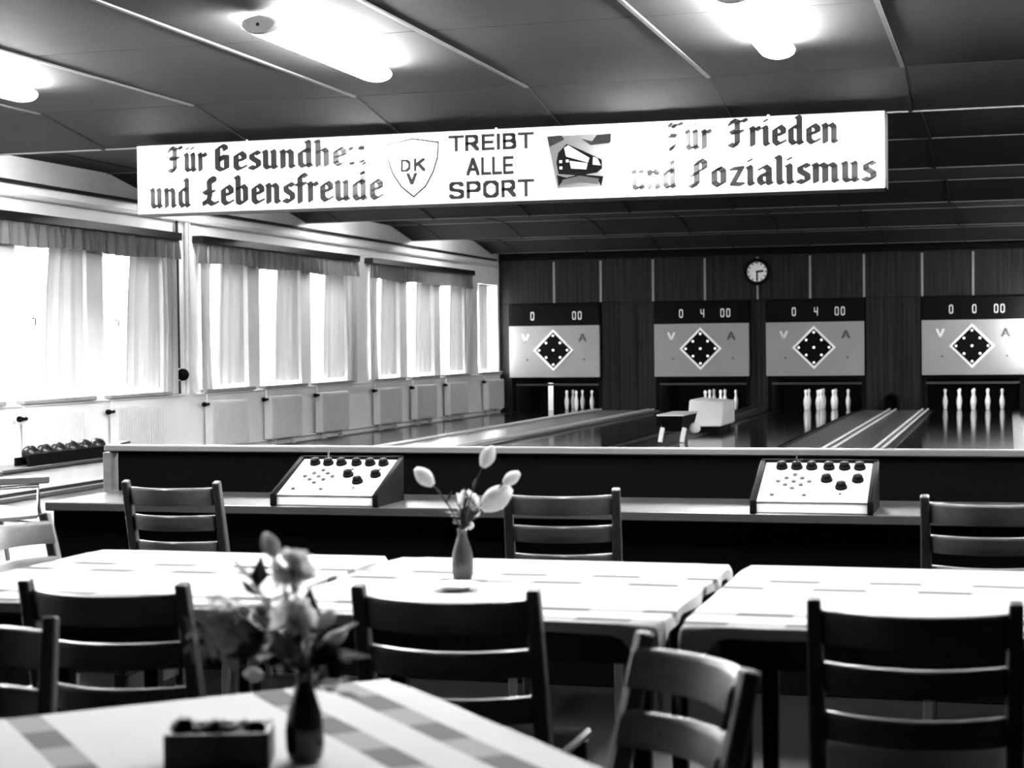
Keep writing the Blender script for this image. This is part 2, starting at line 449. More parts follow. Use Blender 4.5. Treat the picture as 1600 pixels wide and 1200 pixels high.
# ------------------------------------------------------------------ lanes and pits
LNAME = ['leftmost', 'second', 'third', 'rightmost']
WHERE = ['below the leftmost scoreboard', 'below the second scoreboard from the left', 'below the third scoreboard from the left', 'below the rightmost scoreboard']
YL0 = 18.0
for i, lx in enumerate(LANES):
    t = thing('bowling_lane', 'dark polished ninepin lane running to the pit '+WHERE[i], 'lane', (lx, YL0, 0), 0, 'ninepin lanes')
    MB().box(-.72, .72, 0, YB+1.9-YL0, .002, .03).build('lane_bed', 'lane', t, .004)
    for s in (-1, 1):
        MB().box(s*.73 if s > 0 else -.86, .86 if s > 0 else -.73, 0, YB-YL0-.05, .002, .018).build('gutter', 'gutter', t, .003)
    p = thing('pin_pit', 'black pin pit '+WHERE[i], 'pin pit', (lx, YB+.12, 0), 0, 'pin pits')
    MB().box(-PW-.1, PW+.1, 1.75, 1.8, 0, PITH+.14).build('back_curtain', 'dark', p)
    for s in (-1, 1): MB().box(s*PW-.02 if s < 0 else PW-.06, -PW+.06 if s < 0 else PW+.02, 0, 1.75, 0, PITH+.1).build('side_wall', 'dark', p)
    MB().box(-PW-.05, PW+.05, .0, 1.75, PITH+.1, PITH+.14).build('pit_roof', 'dark', p)
    MB().box(-PW+.06, PW-.06, -.16, -.125, .545, .59).build('header_rail', 'gutter', p, .004)
    MB().tube([(-.7, .05, PITH+.07), (.7, .05, PITH+.07)], .016, 10).build('pit_tube', 'pittube', p)
# walkways between the lanes with their rails
for i, (a, b) in enumerate([(-8.0, -6.75), (-2.74, -1.54)]):
    w = ['walkway between the two left lanes', 'walkway between the two right lanes'][i]
    t = thing('ball_return_track', 'pale screed ball return strip with steel rails, '+w, 'ball return', ((a+b)/2, YL0, 0), 0, 'rail strips between lanes')
    h = (b-a)/2
    MB().box(-h, h, 0, YB-YL0-.05, .002, .045).build('track_bed', 'walkway', t, .005)
    for x in (-.06, .06, .56, .66) if i else (-.62, -.52, .46, .56):
        MB().tube([(x, 0, .075), (x, YB-YL0-.3, .075)], .018, 8).build('rail', 'steel', t)
t = thing('ball_return_hood', 'black arched ball return hood at the end wall left of the rightmost lane', 'hood', (-2.17, YB-.04, 0))
arc = [(-.15, 0)]+[(.15*math.cos(PI-PI*k/12), .18+.15*math.sin(PI*k/12)) for k in range(13)]+[(.15, 0)]
inn = [(x*.8, z*.9) for x, z in arc]
mm = MB(); n = len(arc)
vs = [(x, -.35, z) for x, z in arc]+[(x, -.35, z) for x, z in inn]+[(x, 0, z) for x, z in arc]+[(x, 0, z) for x, z in inn]
fs = []
for k in range(n-1):
    fs += [(k, k+1, n+k+1, n+k), (2*n+k, 2*n+k+1, k+1, k), (n+k, n+k+1, 3*n+k+1, 3*n+k)]
mm.add(vs, fs).build('hood_shell', 'dark', t, loc=(0, 0, .046))
mm = MB().prism(inn, 1, -.03, -.01).build('hood_back', 'black', t, loc=(0, 0, .046))

# nine pins in a diamond, 0.40 m tall
pinprof = [(.020, 0), (.032, .006), (.036, .05), (.048, .12), (.050, .16), (.043, .21), (.026, .27), (.021, .30), (.026, .33), (.033, .36), (.030, .385), (.016, .398), (.004, .402)]
pinmesh = None
PINPOS = {(-2, 0): 'left corner', (2, 0): 'right corner', (0, -2): 'front corner', (0, 2): 'back corner', (0, 0): 'centre', (-1, -1): 'front left edge', (1, -1): 'front right edge', (-1, 1): 'back left edge', (1, 1): 'back right edge'}
D = .27
allp = [(c, r) for c in range(-2, 3) for r in range(-2, 3) if abs(c)+abs(r) <= 2 and (c+r) % 2 == 0]
for i, lx in enumerate(LANES):
    skip = {2: [(-2, 0)], 0: [(-2, 0), (-1, -1), (-1, 1), (0, -2)], 1: [(-2, 0), (-1, -1), (-1, 1)]}.get(i, [])
    for c, r in allp:
        if (c, r) in skip: continue
        if pinmesh is None:
            o = MB().lathe(pinprof, 14).build('ninepin', 'pin'); pinmesh = o
        else:
            o = bpy.data.objects.new('ninepin', pinmesh.data); C.objects.link(o)
        o.location = (lx+c*D, 34.98+r*D, .031)
        tag(o, 'ninepin at the %s of the diamond %s' % (PINPOS[(c, r)], WHERE[i].replace('the left', 'left')), 'pin', 'ninepins')
t = tag(MB().box(-.05, .05, -.012, .012, 0, .56).build('unlit_tube_bar', 'letterwhite', loc=(-9.1, YB+.3, .032)), 'white bar standing in for the upright light tube in the pit below the leftmost scoreboard', 'post')  # plain white bar without emission, in place of the glowing tube in this pit

# ------------------------------------------------------------------ stroke lettering
def hull(pts):
    pts = sorted(set((round(x, 5), round(y, 5)) for x, y in pts))
    def half(ps):
        o = []
        for p in ps:
            while len(o) > 1 and (o[-1][0]-o[-2][0])*(p[1]-o[-2][1])-(o[-1][1]-o[-2][1])*(p[0]-o[-2][0]) <= 0: o.pop()
            o.append(p)
        return o
    a = half(pts); b = half(reversed(pts)); return a[:-1]+b[:-1]
def strokes_to_polys(strokes, nib):
    out = []
    for st in strokes:
        if len(st) == 1: st = st*2
        for p, q in zip(st, st[1:]):
            out.append(hull([(p[0]+dx, p[1]+dy) for dx, dy in nib]+[(q[0]+dx, q[1]+dy) for dx, dy in nib]))
    return out
def nib(w, t, ang):
    c, s = math.cos(ang), math.sin(ang)
    return [(c*sx*w/2-s*sy*t/2, s*sx*w/2+c*sy*t/2) for sx in (-1, 1) for sy in (-1, 1)]
GOTH = {   # broad pen gothic, x height 1
 'u': (.92, [[(.10, 1.0), (.17, .95), (.17, .14), (.30, .03), (.60, .14)], [(.53, 1.0), (.60, .95), (.60, .08), (.70, .03)]]),
 'n': (.92, [[(.10, .98), (.17, .93), (.17, .03)], [(.17, .80), (.45, .97), (.60, .84), (.60, .08), (.70, .03)]]),
 'm': (1.36, [[(.10, .98), (.17, .93), (.17, .03)], [(.17, .80), (.45, .97), (.60, .84), (.60, .03)], [(.60, .80), (.88, .97), (1.03, .84), (1.03, .08), (1.13, .03)]]),
 'r': (.66, [[(.10, .98), (.17, .93), (.17, .03)], [(.17, .78), (.42, .97), (.50, .86)]]),
 'i': (.48, [[(.10, .98), (.18, .93), (.18, .08), (.28, .03)], [(.18, 1.33)]]),
 'e': (.82, [[(.19, .50), (.60, .60), (.60, .82), (.42, .97), (.17, .80), (.17, .18), (.34, .03), (.64, .16)]]),
 'd': (.92, [[(.60, .88), (.40, .97), (.17, .80), (.17, .18), (.32, .03), (.60, .14)], [(.50, 1.46), (.60, 1.40), (.60, .08), (.70, .03)]]),
 'b': (.88, [[(.08, 1.46), (.17, 1.40), (.17, .12), (.36, .03), (.58, .18), (.58, .82), (.42, .97), (.17, .84)]]),
 'h': (.92, [[(.08, 1.46), (.17, 1.40), (.17, .03)], [(.17, .80), (.45, .97), (.60, .84), (.60, .03)]]),
 's': (.76, [[(.56, .88), (.40, .97), (.20, .86), (.20, .64), (.54, .40), (.54, .16), (.36, .03), (.12, .12)]]),
 'f': (.60, [[(.52, 1.34), (.36, 1.44), (.20, 1.28), (.20, -.02)], [(.04, .94), (.46, .94)]]),
 't': (.56, [[(.20, 1.30), (.20, .16), (.32, .03), (.46, .10)], [(.04, .94), (.42, .94)]]),
 'o': (.88, [[(.40, .97), (.17, .80), (.17, .18), (.38, .03), (.60, .18), (.60, .82), (.40, .97)]]),
 'z': (.82, [[(.14, .90), (.60, .94), (.16, .08), (.62, .05)]]),
 'a': (.90, [[(.18, .84), (.40, .97), (.58, .82), (.58, .08), (.68, .03)], [(.58, .52), (.30, .54), (.17, .38), (.17, .16), (.30, .03), (.58, .18)]]),
 'l': (.48, [[(.08, 1.46), (.18, 1.40), (.18, .10), (.30, .03)]]),
 'F': (1.05, [[(.06, 1.20), (.22, 1.42), (.50, 1.30), (.80, 1.42), (.86, 1.36)], [(.42, 1.30), (.42, .20), (.30, .02), (.06, .12)], [(.14, .84), (.24, .74), (.66, .80)]]),
 'G': (1.02, [[(.62, 1.20), (.62, 1.34), (.44, 1.44), (.20, 1.24), (.20, .16), (.40, .03), (.68, .12), (.68, .78), (.40, .80)], [(.42, .80), (.42, .60)]]),
 'L': (1.0, [[(.62, 1.24), (.66, 1.40), (.50, 1.46), (.38, 1.30), (.40, .50), (.30, .14), (.12, .06), (.12, .22), (.34, .20), (.56, .04), (.80, .12)], [(.12, .74), (.26, .64), (.60, .72)]]),
 'S': (.98, [[(.10, .62), (.30, .78), (.30, .20), (.18, .02), (.02, .10)], [(.30, .70), (.30, 1.24), (.50, 1.44), (.68, 1.32), (.68, 1.02), (.50, .88)]]),
}
GOTH['ü'] = (GOTH['u'][0], GOTH['u'][1]+[[(.22, 1.33)], [(.55, 1.33)]])
SANS = {   # even strokes, cap height 1
 'T': (.86, [[(.06, .92), (.74, .92)], [(.40, .92), (.40, .08)]]), 'R': (.90, [[(.12, .08), (.12, .92), (.55, .92), (.66, .80), (.66, .58), (.55, .46), (.12, .46)], [(.42, .46), (.70, .08)]]),
 'E': (.78, [[(.64, .92), (.12, .92), (.12, .08), (.64, .08)], [(.12, .5), (.58, .5)]]), 'I': (.36, [[(.16, .92), (.16, .08)]]),
 'B': (.88, [[(.12, .08), (.12, .92), (.52, .92), (.64, .82), (.64, .62), (.54, .52), (.12, .52)], [(.54, .52), (.68, .40), (.68, .20), (.56, .08), (.12, .08)]]),
 'A': (.92, [[(.06, .08), (.40, .92), (.74, .08)], [(.20, .34), (.60, .34)]]), 'L': (.72, [[(.12, .92), (.12, .08), (.60, .08)]]),
 'S': (.88, [[(.68, .80), (.56, .92), (.22, .92), (.10, .80), (.10, .62), (.22, .52), (.56, .48), (.70, .38), (.70, .20), (.58, .08), (.20, .08), (.08, .20)]]),
 'P': (.86, [[(.12, .08), (.12, .92), (.55, .92), (.68, .80), (.68, .56), (.55, .44), (.12, .44)]]),
 'O': (.94, [[(.28, .92), (.12, .76), (.12, .24), (.28, .08), (.60, .08), (.76, .24), (.76, .76), (.60, .92), (.28, .92)]]),
 'D': (.90, [[(.12, .08), (.12, .92), (.48, .92), (.70, .72), (.70, .28), (.48, .08), (.12, .08)]]), 'K': (.88, [[(.12, .92), (.12, .08)], [(.68, .92), (.14, .46)], [(.32, .60), (.70, .08)]]),
 'V': (.86, [[(.06, .92), (.38, .08), (.70, .92)]]), '0': (.62, [[(.2, .9), (.12, .75), (.12, .25), (.2, .1), (.4, .1), (.48, .25), (.48, .75), (.4, .9), (.2, .9)]]),
 '4': (.62, [[(.12, .9), (.14, .48), (.46, .44)], [(.46, .9), (.46, .1)]]), ' ': (.5, []),
}
def text_polys(txt, font, nb, track=0, space=.5):
    x = 0; out = []
    for ch in txt:
        if ch == ' ': x += space; continue
        w, st = font[ch]
        out += [[(px+x, py) for px, py in p] for p in strokes_to_polys(st, nb)]; x += w+track
    return out
def place_text(name, txt, font, nb, x0, x1, z0, h, y, m, parent, face=-1, hfont=1.0, space=.5):
    """lettering on a board facing -Y: spans x0..x1, baseline z0, font unit height h"""
    P = text_polys(txt, font, nb, 0, space)
    xs = [p[0] for q in P for p in q]; a, b = min(xs), max(xs)
    mb = MB()
    for i, q in enumerate(P):
        yy = y-.0002*(i % 5)
        vs = [(x0+(px-a)/(b-a)*(x1-x0), yy, z0+pz*h) for px, pz in q]
        mb.add(vs, [tuple(range(len(vs)))])
    return mb.build(name, m, parent, smooth=False, recalc=False)

# ------------------------------------------------------------------ light box sign
SY0, SY1, SXa, SXb, SZa, SZb = 14.10, 14.42, -7.565, -.935, 2.602, 3.222
sign = thing('light_box_sign', 'long white illuminated sign with gothic lettering hanging under the ceiling', 'sign', ((SXa+SXb)/2, SY0, SZa))
L0 = Vector(sign.location)
def sg(o): o.location -= L0; return o
m = MB(); t_ = .012
m.box(SXa, SXb, SY0, SY1, SZb-t_, SZb).box(SXa, SXb, SY0, SY1, SZa, SZa+t_).box(SXa, SXa+t_, SY0, SY1, SZa, SZb).box(SXb-t_, SXb, SY0, SY1, SZa, SZb).box(SXa, SXb, SY1-t_, SY1, SZa, SZb)
sg(m.build('housing', 'boxwhite', sign, smooth=False))
sg(MB().add([(SXa+.004, SY0-.002, SZa+.004), (SXb-.004, SY0-.002, SZa+.004), (SXb-.004, SY0-.002, SZb-.004), (SXa+.004, SY0-.002, SZb-.004)], [(0, 1, 2, 3)]).build('front_sheet', 'opal', sign, smooth=False))
gn = nib(.29, .10, .5)
FY = SY0-.006
T = lambda *a, **k: sg(place_text('lettering', *a, **k))
T('Für', GOTH, gn, -7.26, -6.86, 2.975, .152, FY, 'inkfilm', sign)
T('Gesundheit', GOTH, gn, -6.79, -5.32, 2.97, .152, FY, 'inkfilm', sign)
T('und', GOTH, gn, -7.44, -7.03, 2.66, .165, FY, 'inkfilm', sign)
T('Lebensfreude', GOTH, gn, -6.92, -5.19, 2.665, .165, FY, 'inkfilm', sign)
T('Für', GOTH, gn, -2.72, -2.32, 2.98, .150, FY, 'inkfilm', sign)
T('Frieden', GOTH, gn, -2.20, -1.30, 2.985, .150, FY, 'inkfilm', sign)
T('und', GOTH, gn, -3.01, -2.62, 2.668, .150, FY, 'inkfilm', sign)
T('Sozialismus', GOTH, gn, -2.53, -1.00, 2.668, .150, FY, 'inkfilm', sign)
sn = nib(.18, .18, 0)
T('TREIBT', SANS, sn, -4.60, -3.84, 3.045, .135, FY, 'inkfilm', sign)
T('ALLE', SANS, sn, -4.44, -4.02, 2.835, .150, FY, 'inkfilm', sign)
T('SPORT', SANS, sn, -4.60, -3.84, 2.640, .145, FY, 'inkfilm', sign)
T('D', SANS, sn, -5.035, -4.945, 2.89, .105, FY, 'greyfilm', sign)
T('K', SANS, sn, -4.915, -4.81, 2.89, .110, FY, 'greyfilm', sign)
T('V', SANS, nib(.26, .12, 0), -4.985, -4.885, 2.775, .105, FY, 'greyfilm', sign)
sh = [(-5.16, 3.13), (-5.15, 3.0), (-5.11, 2.88), (-5.03, 2.76), (-4.92, 2.672), (-4.81, 2.76), (-4.74, 2.88), (-4.70, 3.0), (-4.69, 3.13), (-4.92, 3.17), (-5.16, 3.13)]
mb = MB()
for q in strokes_to_polys([sh], nib(.012, .012, 0)): mb.add([(x, FY, z) for x, z in q], [tuple(range(len(q)))])
sg(mb.build('shield_outline', 'greyfilm', sign, smooth=False, recalc=False))
# picture panel: pale trapezium, dark framed silver cone over a ribbon
def flat(name, polys, m, dy=0):
    mb = MB()
    for q in polys: mb.add([(x, FY-dy, z) for x, z in q], [tuple(range(len(q)))])
    return sg(mb.build(name, m, sign, smooth=False, recalc=False))
ex0, ez0 = -3.45, 2.70
def EP(*pts): return [(-3.73+(600+x/4.21-855)*.0056, 3.14-(190+y/4.21-212)*.00537) for x, y in pts]
flat('emblem_ground', [EP((1075, 95), (1140, 440), (1435, 437), (1495, 90))], 'midfilm')
flat('emblem_band', [EP((1078, 95), (1092, 165), (1190, 120), (1170, 90))], 'greyfilm', .001)
flat('emblem_band', [EP((1300, 120), (1360, 165), (1490, 155), (1495, 95), (1400, 100), (1370, 140))], 'greyfilm', .001)
flat('emblem_shadow', [EP((1150, 205), (1205, 150), (1300, 195), (1430, 262), (1432, 320), (1400, 345), (1290, 362), (1150, 345), (1136, 270))], 'darkfilm', .002)
flat('emblem_cone', [EP((1188, 175), (1215, 160), (1352, 248), (1342, 278), (1200, 232))], 'opal', .003)
flat('emblem_barrel', [EP((1222, 262), (1340, 282), (1330, 322), (1232, 312))], 'opal', .003)
flat('emblem_tip', [EP((1375, 242), (1402, 250), (1425, 300), (1372, 292))], 'opal', .003)
for x, y in ((1165, 265), (1208, 262), (1166, 306)): flat('emblem_stud', [EP((x-9, y-9), (x-9, y+9), (x+9, y+9), (x+9, y-9))], 'opal', .003)
flat('emblem_ribbon_edge', [EP((1140, 352), (1200, 372), (1290, 352), (1440, 372), (1425, 437), (1408, 400), (1290, 385), (1170, 400), (1150, 430))], 'darkfilm', .003)
flat('emblem_ribbon', [EP((1175, 385), (1290, 362), (1412, 385), (1405, 425), (1290, 405), (1172, 425))], 'midfilm', .004)
for x, z, k in ((-7.46, 3.05, .5), (-5.34, 3.12, 1.25), (-2.86, 3.02, 2.4), (-1.02, 2.98, .35)):
    ld = bpy.data.lights.new('sign_lamp', 'POINT'); ld.energy = BOXW*k; ld.shadow_soft_size = .04
    lo = bpy.data.objects.new('sign_lamp', ld); C.objects.link(lo); lo.location = (x, SY0+.20, z)
for x in (-6.6, -4.25, -1.9):
    sg(MB().tube([(x, SY1-.06, SZb), (x, SY1-.06, ZLOW+.06)], .012, 8).build('hanger_rod', 'steel', sign))

# ------------------------------------------------------------------ ceiling lamps
def ceiling_lamp(x, y0, y1, label, mt='lamp'):
    t = thing('ceiling_lamp', label, 'lamp', (x, y0, ZC), 0, 'opal ceiling lamps')
    r = .085; n = 18; L = y1-y0
    def sec(y, k):   # flattened round section hanging under the ceiling
        return [(.118*k*math.cos(2*PI*j/n), y, -.075+.056*k*math.sin(2*PI*j/n)) for j in range(n)]
    rings = [sec(.05, .8), sec(.06, 1), sec(L-.10, 1), sec(L-.04, .9), sec(L, .55)]
    vs = [p for q in rings for p in q]; fs = [tuple(range(n)), tuple(reversed(range(4*n, 5*n)))]
    for i in range(4):
        for j in range(n): fs.append((i*n+j, i*n+(j+1) % n, i*n+n+(j+1) % n, i*n+n+j))
    MB().add(vs, fs).build('opal_cover', mt, t)
    rings = [sec(0, .9), sec(.01, 1.02), sec(.052, 1.02)]
    vs = [p for q in rings for p in q]; fs = [tuple(range(n)), tuple(reversed(range(2*n, 3*n)))]
    for i in range(2):
        for j in range(n): fs.append((i*n+j, i*n+(j+1) % n, i*n+n+(j+1) % n, i*n+n+j))
    cp = MB().add(vs, fs).build('end_cap', 'cap', t)
    MB().lathe([(.011, -.004), (.011, .003)], 10, (0, -.001, -.075), (0, -1, 0)).build('cap_hole_disc', 'capdark', cp)  # dark disc in place of the shaded hole in the cap
    MB().box(-.05, .05, .08, L-.12, -.03, -.001).build('mounting_rail', 'cap', t, .004)
ceiling_lamp(-4.42, 9.80, 11.95, 'glowing opal tube lamp on the ceiling above the left half of the sign')
ceiling_lamp(-1.50, 9.80, 11.95, 'glowing opal tube lamp at the top edge above the right half of the sign')
ceiling_lamp(-7.34, 9.80, 11.95, 'glowing opal tube lamp cut by the left edge of the picture')
ceiling_lamp(1.42, 9.80, 11.95, 'glowing opal tube lamp on the ceiling beyond the right edge')
for x, nm in ((-4.42, 'over the left tables'), (-1.50, 'over the middle vase'), (1.42, 'over the right tables')):
    ceiling_lamp(x, 4.64, 6.79, 'opal tube lamp on the ceiling '+nm+', beyond the top picture edge', 'dimlamp')
# tubes tucked behind the ceiling folds
for i, yl in enumerate(lows[:4]):
    for x, nm in ((-9.1, 'beside the window wall'), (.9, 'on the right side'), (2.4, 'on the far right side')):
        zt = ZLOW+(ZC-ZLOW)*.7/SLOPE
        t = thing('cove_tube', 'fluorescent tube hidden behind ceiling fold %s, %s from the sign' % (nm, ['nearest', 'second', 'third', 'farthest'][i]), 'lamp', (x, yl+.7, zt), 0, 'tubes behind the ceiling folds')
        MB().tube([(-.6, 0, -.020), (.6, 0, -.020)], .013, 10).build('tube', 'tube' if x < 0 else 'righttube', t)
        for s in (-1, 1): MB().box(s*.6-.02, s*.6+.02, -.018, .018, -.034, -.004).build('tube_holder', 'cap', t, .003)

t = thing('upright_wall_lamp', 'upright tube lamp on the end wall right of the rightmost scoreboard', 'lamp', (.46, YB-.03, 1.0))
MB().tube([(0, -.45, .02), (0, -.45, 1.18)], .018, 10).build('tube', 'walltube', t)
MB().box(-.03, .03, -.08, 0, 0, 1.2).build('lamp_channel', 'white', t, .004)
for z in (.0, 1.17): MB().box(-.025, .025, -.48, -.08, z, z+.03).build('tube_holder', 'cap', t, .003)

# ------------------------------------------------------------------ curtains, radiators, pipes on the window wall
def wave(y, k): return .02*math.sin(y*k)+.012*math.sin(y*k*2.3+1.7)
for i, b0 in enumerate(bays):
    L = 5.62; t = thing('window_curtain', ['gathered grey curtain under a dark pelmet over the leftmost windows in view', 'gathered grey curtain under a dark pelmet over the middle windows', 'gathered grey curtain under a dark pelmet over the windows nearest the pins'][i], 'curtain', (XL, b0, 2.84), 0, 'curtains on the window wall')
    MB().box(.0, .15, 0, L, -.095, 0).build('pelmet_board', 'pelmet', t, .006)
    rnd = random.Random(i+3); ph = rnd.uniform(0, 6)
    MB().grid(lambda u, v: (.105+wave(u*L+ph, 26)*(.5+v)+.006*math.sin(u*90), .03+u*(L-.06), -.09-v*(.25+.015*math.sin(u*L*3+ph))), 260, 5).build('valance', 'valance', t)
    for a in (.06, L-.06):
        if b0 > 32: break
        s = 1 if a < 1 else -1
        MB().grid(lambda u, v: (.075+.022*math.sin(u*30+ph)+.01*math.sin(u*11), a+s*u*(.34-.06*math.sin(v*PI)), -.12-v*1.90), 60, 8).build('side_drape', 'drape', t)
    for k in range(3):      # drape drawn over the far part of each window niche
        yy = .20+1.85*k
        MB().grid(lambda u, v: (-.07+.022*math.sin(u*19+ph*k)+.008*math.sin(u*41), yy+1.47-(1-u)*(.80+.06*v-.10*(1-v)**3), -.24-v*1.70), 60, 8).build('niche_drape', 'drape', t)
t = thing('window_curtain', 'narrow pale drape at the last window beside the end wall', 'curtain', (XL, 32.70, 2.70), 0, 'curtains on the window wall')
MB().grid(lambda u, v: (-.12+.022*math.sin(u*19), .42+u*.62, -.10-v*1.70), 50, 6).build('niche_drape', 'drape', t)
MB().box(-.14, -.11, .0, 1.35, -.10, -.075).build('curtain_rail', 'pelmet', t, .004)
# radiators
def radiator():
    t = thing('radiator', '', 'radiator', (0, 0, 0), 0, 'radiators under the windows')
    n = 18; w = 1.08/n
    b = MB()
    for k in range(n):
        y0 = k*w
        b.box(.05, .17, y0+.006, y0+w-.006, .10, .70)
        b.box(.17, .182, y0+.018, y0+w-.018, .12, .68)
    b.build('ribbed_body', 'radi', t, .006)
    m = MB(); m.tube([(.11, -.0, .665), (.11, 1.08, .665)], .024, 8); m.tube([(.11, 0, .135), (.11, 1.08, .135)], .024, 8)
    m.build('header_tubes', 'radi', t)
    for y0 in (.2, .88): MB().box(.07, .14, y0-.015, y0+.015, .0, .12).build('foot', 'radi', t, .004)
    MB().box(0.0, .06, .3, .34, .5, .54).build('bracket', 'radi', t)
    v = MB().tube([(.11, -.07, .665), (.11, .0, .665)], .02, 8).build('valve_body', 'black', t)
    MB().lathe([(.02, 0), (.032, .01), (.032, .045), (.02, .055)], 10, (.11, -.10, .665), (0, -1, 0)).build('valve_knob', 'black', v)
    MB().tube([(.11, -.05, .68), (.11, -.05, .79)], .012, 8).build('riser', 'pipe', t)
    return t
RY = []
for bi, b0 in enumerate(bays):
    for k in range(3): RY.append((b0+.18+1.86*k, bi, k))
RY.append((32.80, 3, 0))
rad0 = None
bn = ['leftmost windows in view', 'middle windows', 'windows nearest the pins', '']
on = ['first', 'second', 'third']
for yy, bi, k in RY:
    lab = 'white ribbed radiator under the last narrow window at the end wall' if bi == 3 else 'white ribbed radiator, %s from the camera under the %s' % (on[k], bn[bi])
    if rad0 is None: rad0 = radiator(); rad0.location = (XL+.002, yy, 0); rad0['label'] = lab
    else: clone(rad0, (XL+.002, yy, 0), 0, lab)
def pipe(path, r, m, label, name='heating_pipe', cat='pipe', rings=None):
    t = thing(name, label, cat, path[0])
    o = Vector(path[0])
    MB().tube([Vector(p)-o for p in path], r, 10).build('pipe_run', m, t)
    return t
pipe([(XL+.03, .8, .80), (XL+.03, 19.9, .80)], .018, 'pipe', 'white heating pipe along the wall under the leftmost windows')
pipe([(XL+.03, 20.12, 3.02), (XL+.03, 20.12, .86), (XL+.05, 20.2, .80), (XL+.05, 34.1, .80)], .018, 'pipe', 'white pipe dropping beside the pelmet and running under the middle windows')
pipe([(XL+.035, 20.02, 3.05), (XL+.035, 20.02, .80)], .026, 'pipe', 'thick white vertical riser pipe between the two window bays')
pipe([(XL+.04, .5, 3.20), (XL+.04, 33.9, 3.13)], .022, 'darkpipe', 'upper grey pipe running along the wall under the ceiling')
pipe([(XL+.04, .5, 3.05), (XL+.04, 33.9, 3.0)], .03, 'pipe', 'lower white pipe running along the wall above the pelmets')
pipe([(XL+.05, .5, .08), (XL+.05, 34.1, .08)], .015, 'pipe', 'thin white return pipe at the foot of the window wall')
t = thing('signal_bell', 'black round bell on a dark cable between the window bays', 'bell', (XL+.02, 19.76, 1.06))
MB().ball((.075, 0, 0), .078, 16, 12).build('bell_dome', 'black', t)
MB().tube([(.02, 0, .08), (.02, 0, 1.98)], .02, 8).build('cable', 'darkpipe', t)
MB().sweep([(.02, 0, -.08), (.02, 0, -.24)], .05, .03, (1, 0, 0)).build('striker_plate', 'button', t)

# ------------------------------------------------------------------ scoreboards and clock
def dash_text(txt, x0, h, z0, y, parent):
    x = x0
    for ch in txt:
        if ch != ' ':
            P = text_polys(ch, SANS, nib(.07, .07, 0))
            mb = MB()
            for q in P: mb.add([(x+px*h*.9, y, z0+pz*h) for px, pz in q], [tuple(range(len(q)))])
            mb.build('digit', 'digit', parent, smooth=False, recalc=False)
        x += h*.62 if ch != ' ' else h*.5
SB = [(-9.86, -7.96), (-6.83, -4.93), (-4.59, -2.69), (-1.60, .30)]
for i, (xa, xb) in enumerate(SB):
    cx = (xa+xb)/2
    t = thing('scoreboard', ['leftmost scoreboard with black digit strip and white ninepin lamp diamond board', 'second scoreboard from the left, left of the clock, with black lamp diamond', 'third scoreboard from the left, right of the clock, with black lamp diamond', 'rightmost scoreboard with black lamp diamond, cut by the picture edge'][i], 'scoreboard', (cx, YB-.03, .72), 0, 'scoreboards over the lanes')
    h = (xb-xa)/2
    MB().box(-h, h, -.09, -.002, 0, 1.055).build('result_board', 'panelwhite', t, .004)
    MB().box(-h, h, -.10, -.002, 1.06, 1.49).build('digit_strip', 'black', t, .004)
    c, z = -.015, .555
    R1, R2 = .425, .365
    def dia(R, y0, y1): return MB().prism([(c-R, z), (c, z-R), (c+R, z), (c, z+R)], 1, y0, y1)
    dia(R1, -.10, -.091).build('diamond_border', 'letterwhite', t, smooth=False)
    dm = dia(R2, -.108, -.101).build('diamond_panel', 'black', t, smooth=False)
    for a in (-1, 0, 1):
        for b in (-1, 0, 1):
            px, pz = (a+b)*.148, (a-b)*.148
            MB().lathe([(.024, 0), (.024, .008), (.012, .014)], 10, (c+px, -.108, z+pz), (0, -1, 0)).build('indicator_bulb', 'bulb', dm)
    for ch, x, mt in (('V', -.60, 'letterpale'), ('A', .60, 'letterdark')):
        P = text_polys(ch, SANS, nib(.2, .12, 0)); mb = MB()
        for q in P: mb.add([(x-.075+px*.19, -.0905, .72+pz*.17) for px, pz in q], [tuple(range(len(q)))])
        mb.build('letter', mt, t, smooth=False, recalc=False)
        MB().lathe([(.02, 0), (.02, .01), (.01, .014)], 10, (x+(.03), -.09, .36), (0, -1, 0)).build('signal_lamp', 'letterdark', t)
    if i == 0: dash_text('0', -.50, .19, 1.16, -.102, t); dash_text('00', .38, .19, 1.16, -.102, t)
    else:
        dash_text('0', -.45, .19, 1.165, -.102, t); dash_text('4' if i < 3 else '0', -.02, .19, 1.165, -.102, t); dash_text('00', .38, .19, 1.165, -.102, t)
t = thing('wall_clock', 'round wall clock with white face and black rim on the end wall', 'clock', (-4.76, YB-.04, 2.78))
prof_ = [(.255, 0), (.265, .02), (.265, .05), (.25, .065), (.195, .065), (.195, .05), (.002, .05)]
MB().lathe(prof_[:5]+[(.195, .03), (.002, .03)], 40, (0, 0, 0), (0, -1, 0)).build('rim', 'black', t)
cf = MB().lathe([(.20, .03), (.20, .052), (.001, .053)], 36, (0, 0, 0), (0, -1, 0)).build('face', 'clockface', t)
for k in range(12):
    a = k*PI/6; MB().sweep([(math.sin(a)*.155, -.056, math.cos(a)*.155), (math.sin(a)*.19, -.056, math.cos(a)*.19)], .022, .004, (0, 1, 0)).build('hour_mark', 'black', cf, smooth=False)
for a, l, w in ((PI*.46, .13, .04), (PI, .165, .03)):
    MB().sweep([(-math.sin(a)*.02, -.062, -math.cos(a)*.02), (math.sin(a)*l, -.062, math.cos(a)*l)], w, .005, (0, 1, 0)).build('clock_hand', 'black', t, smooth=False)

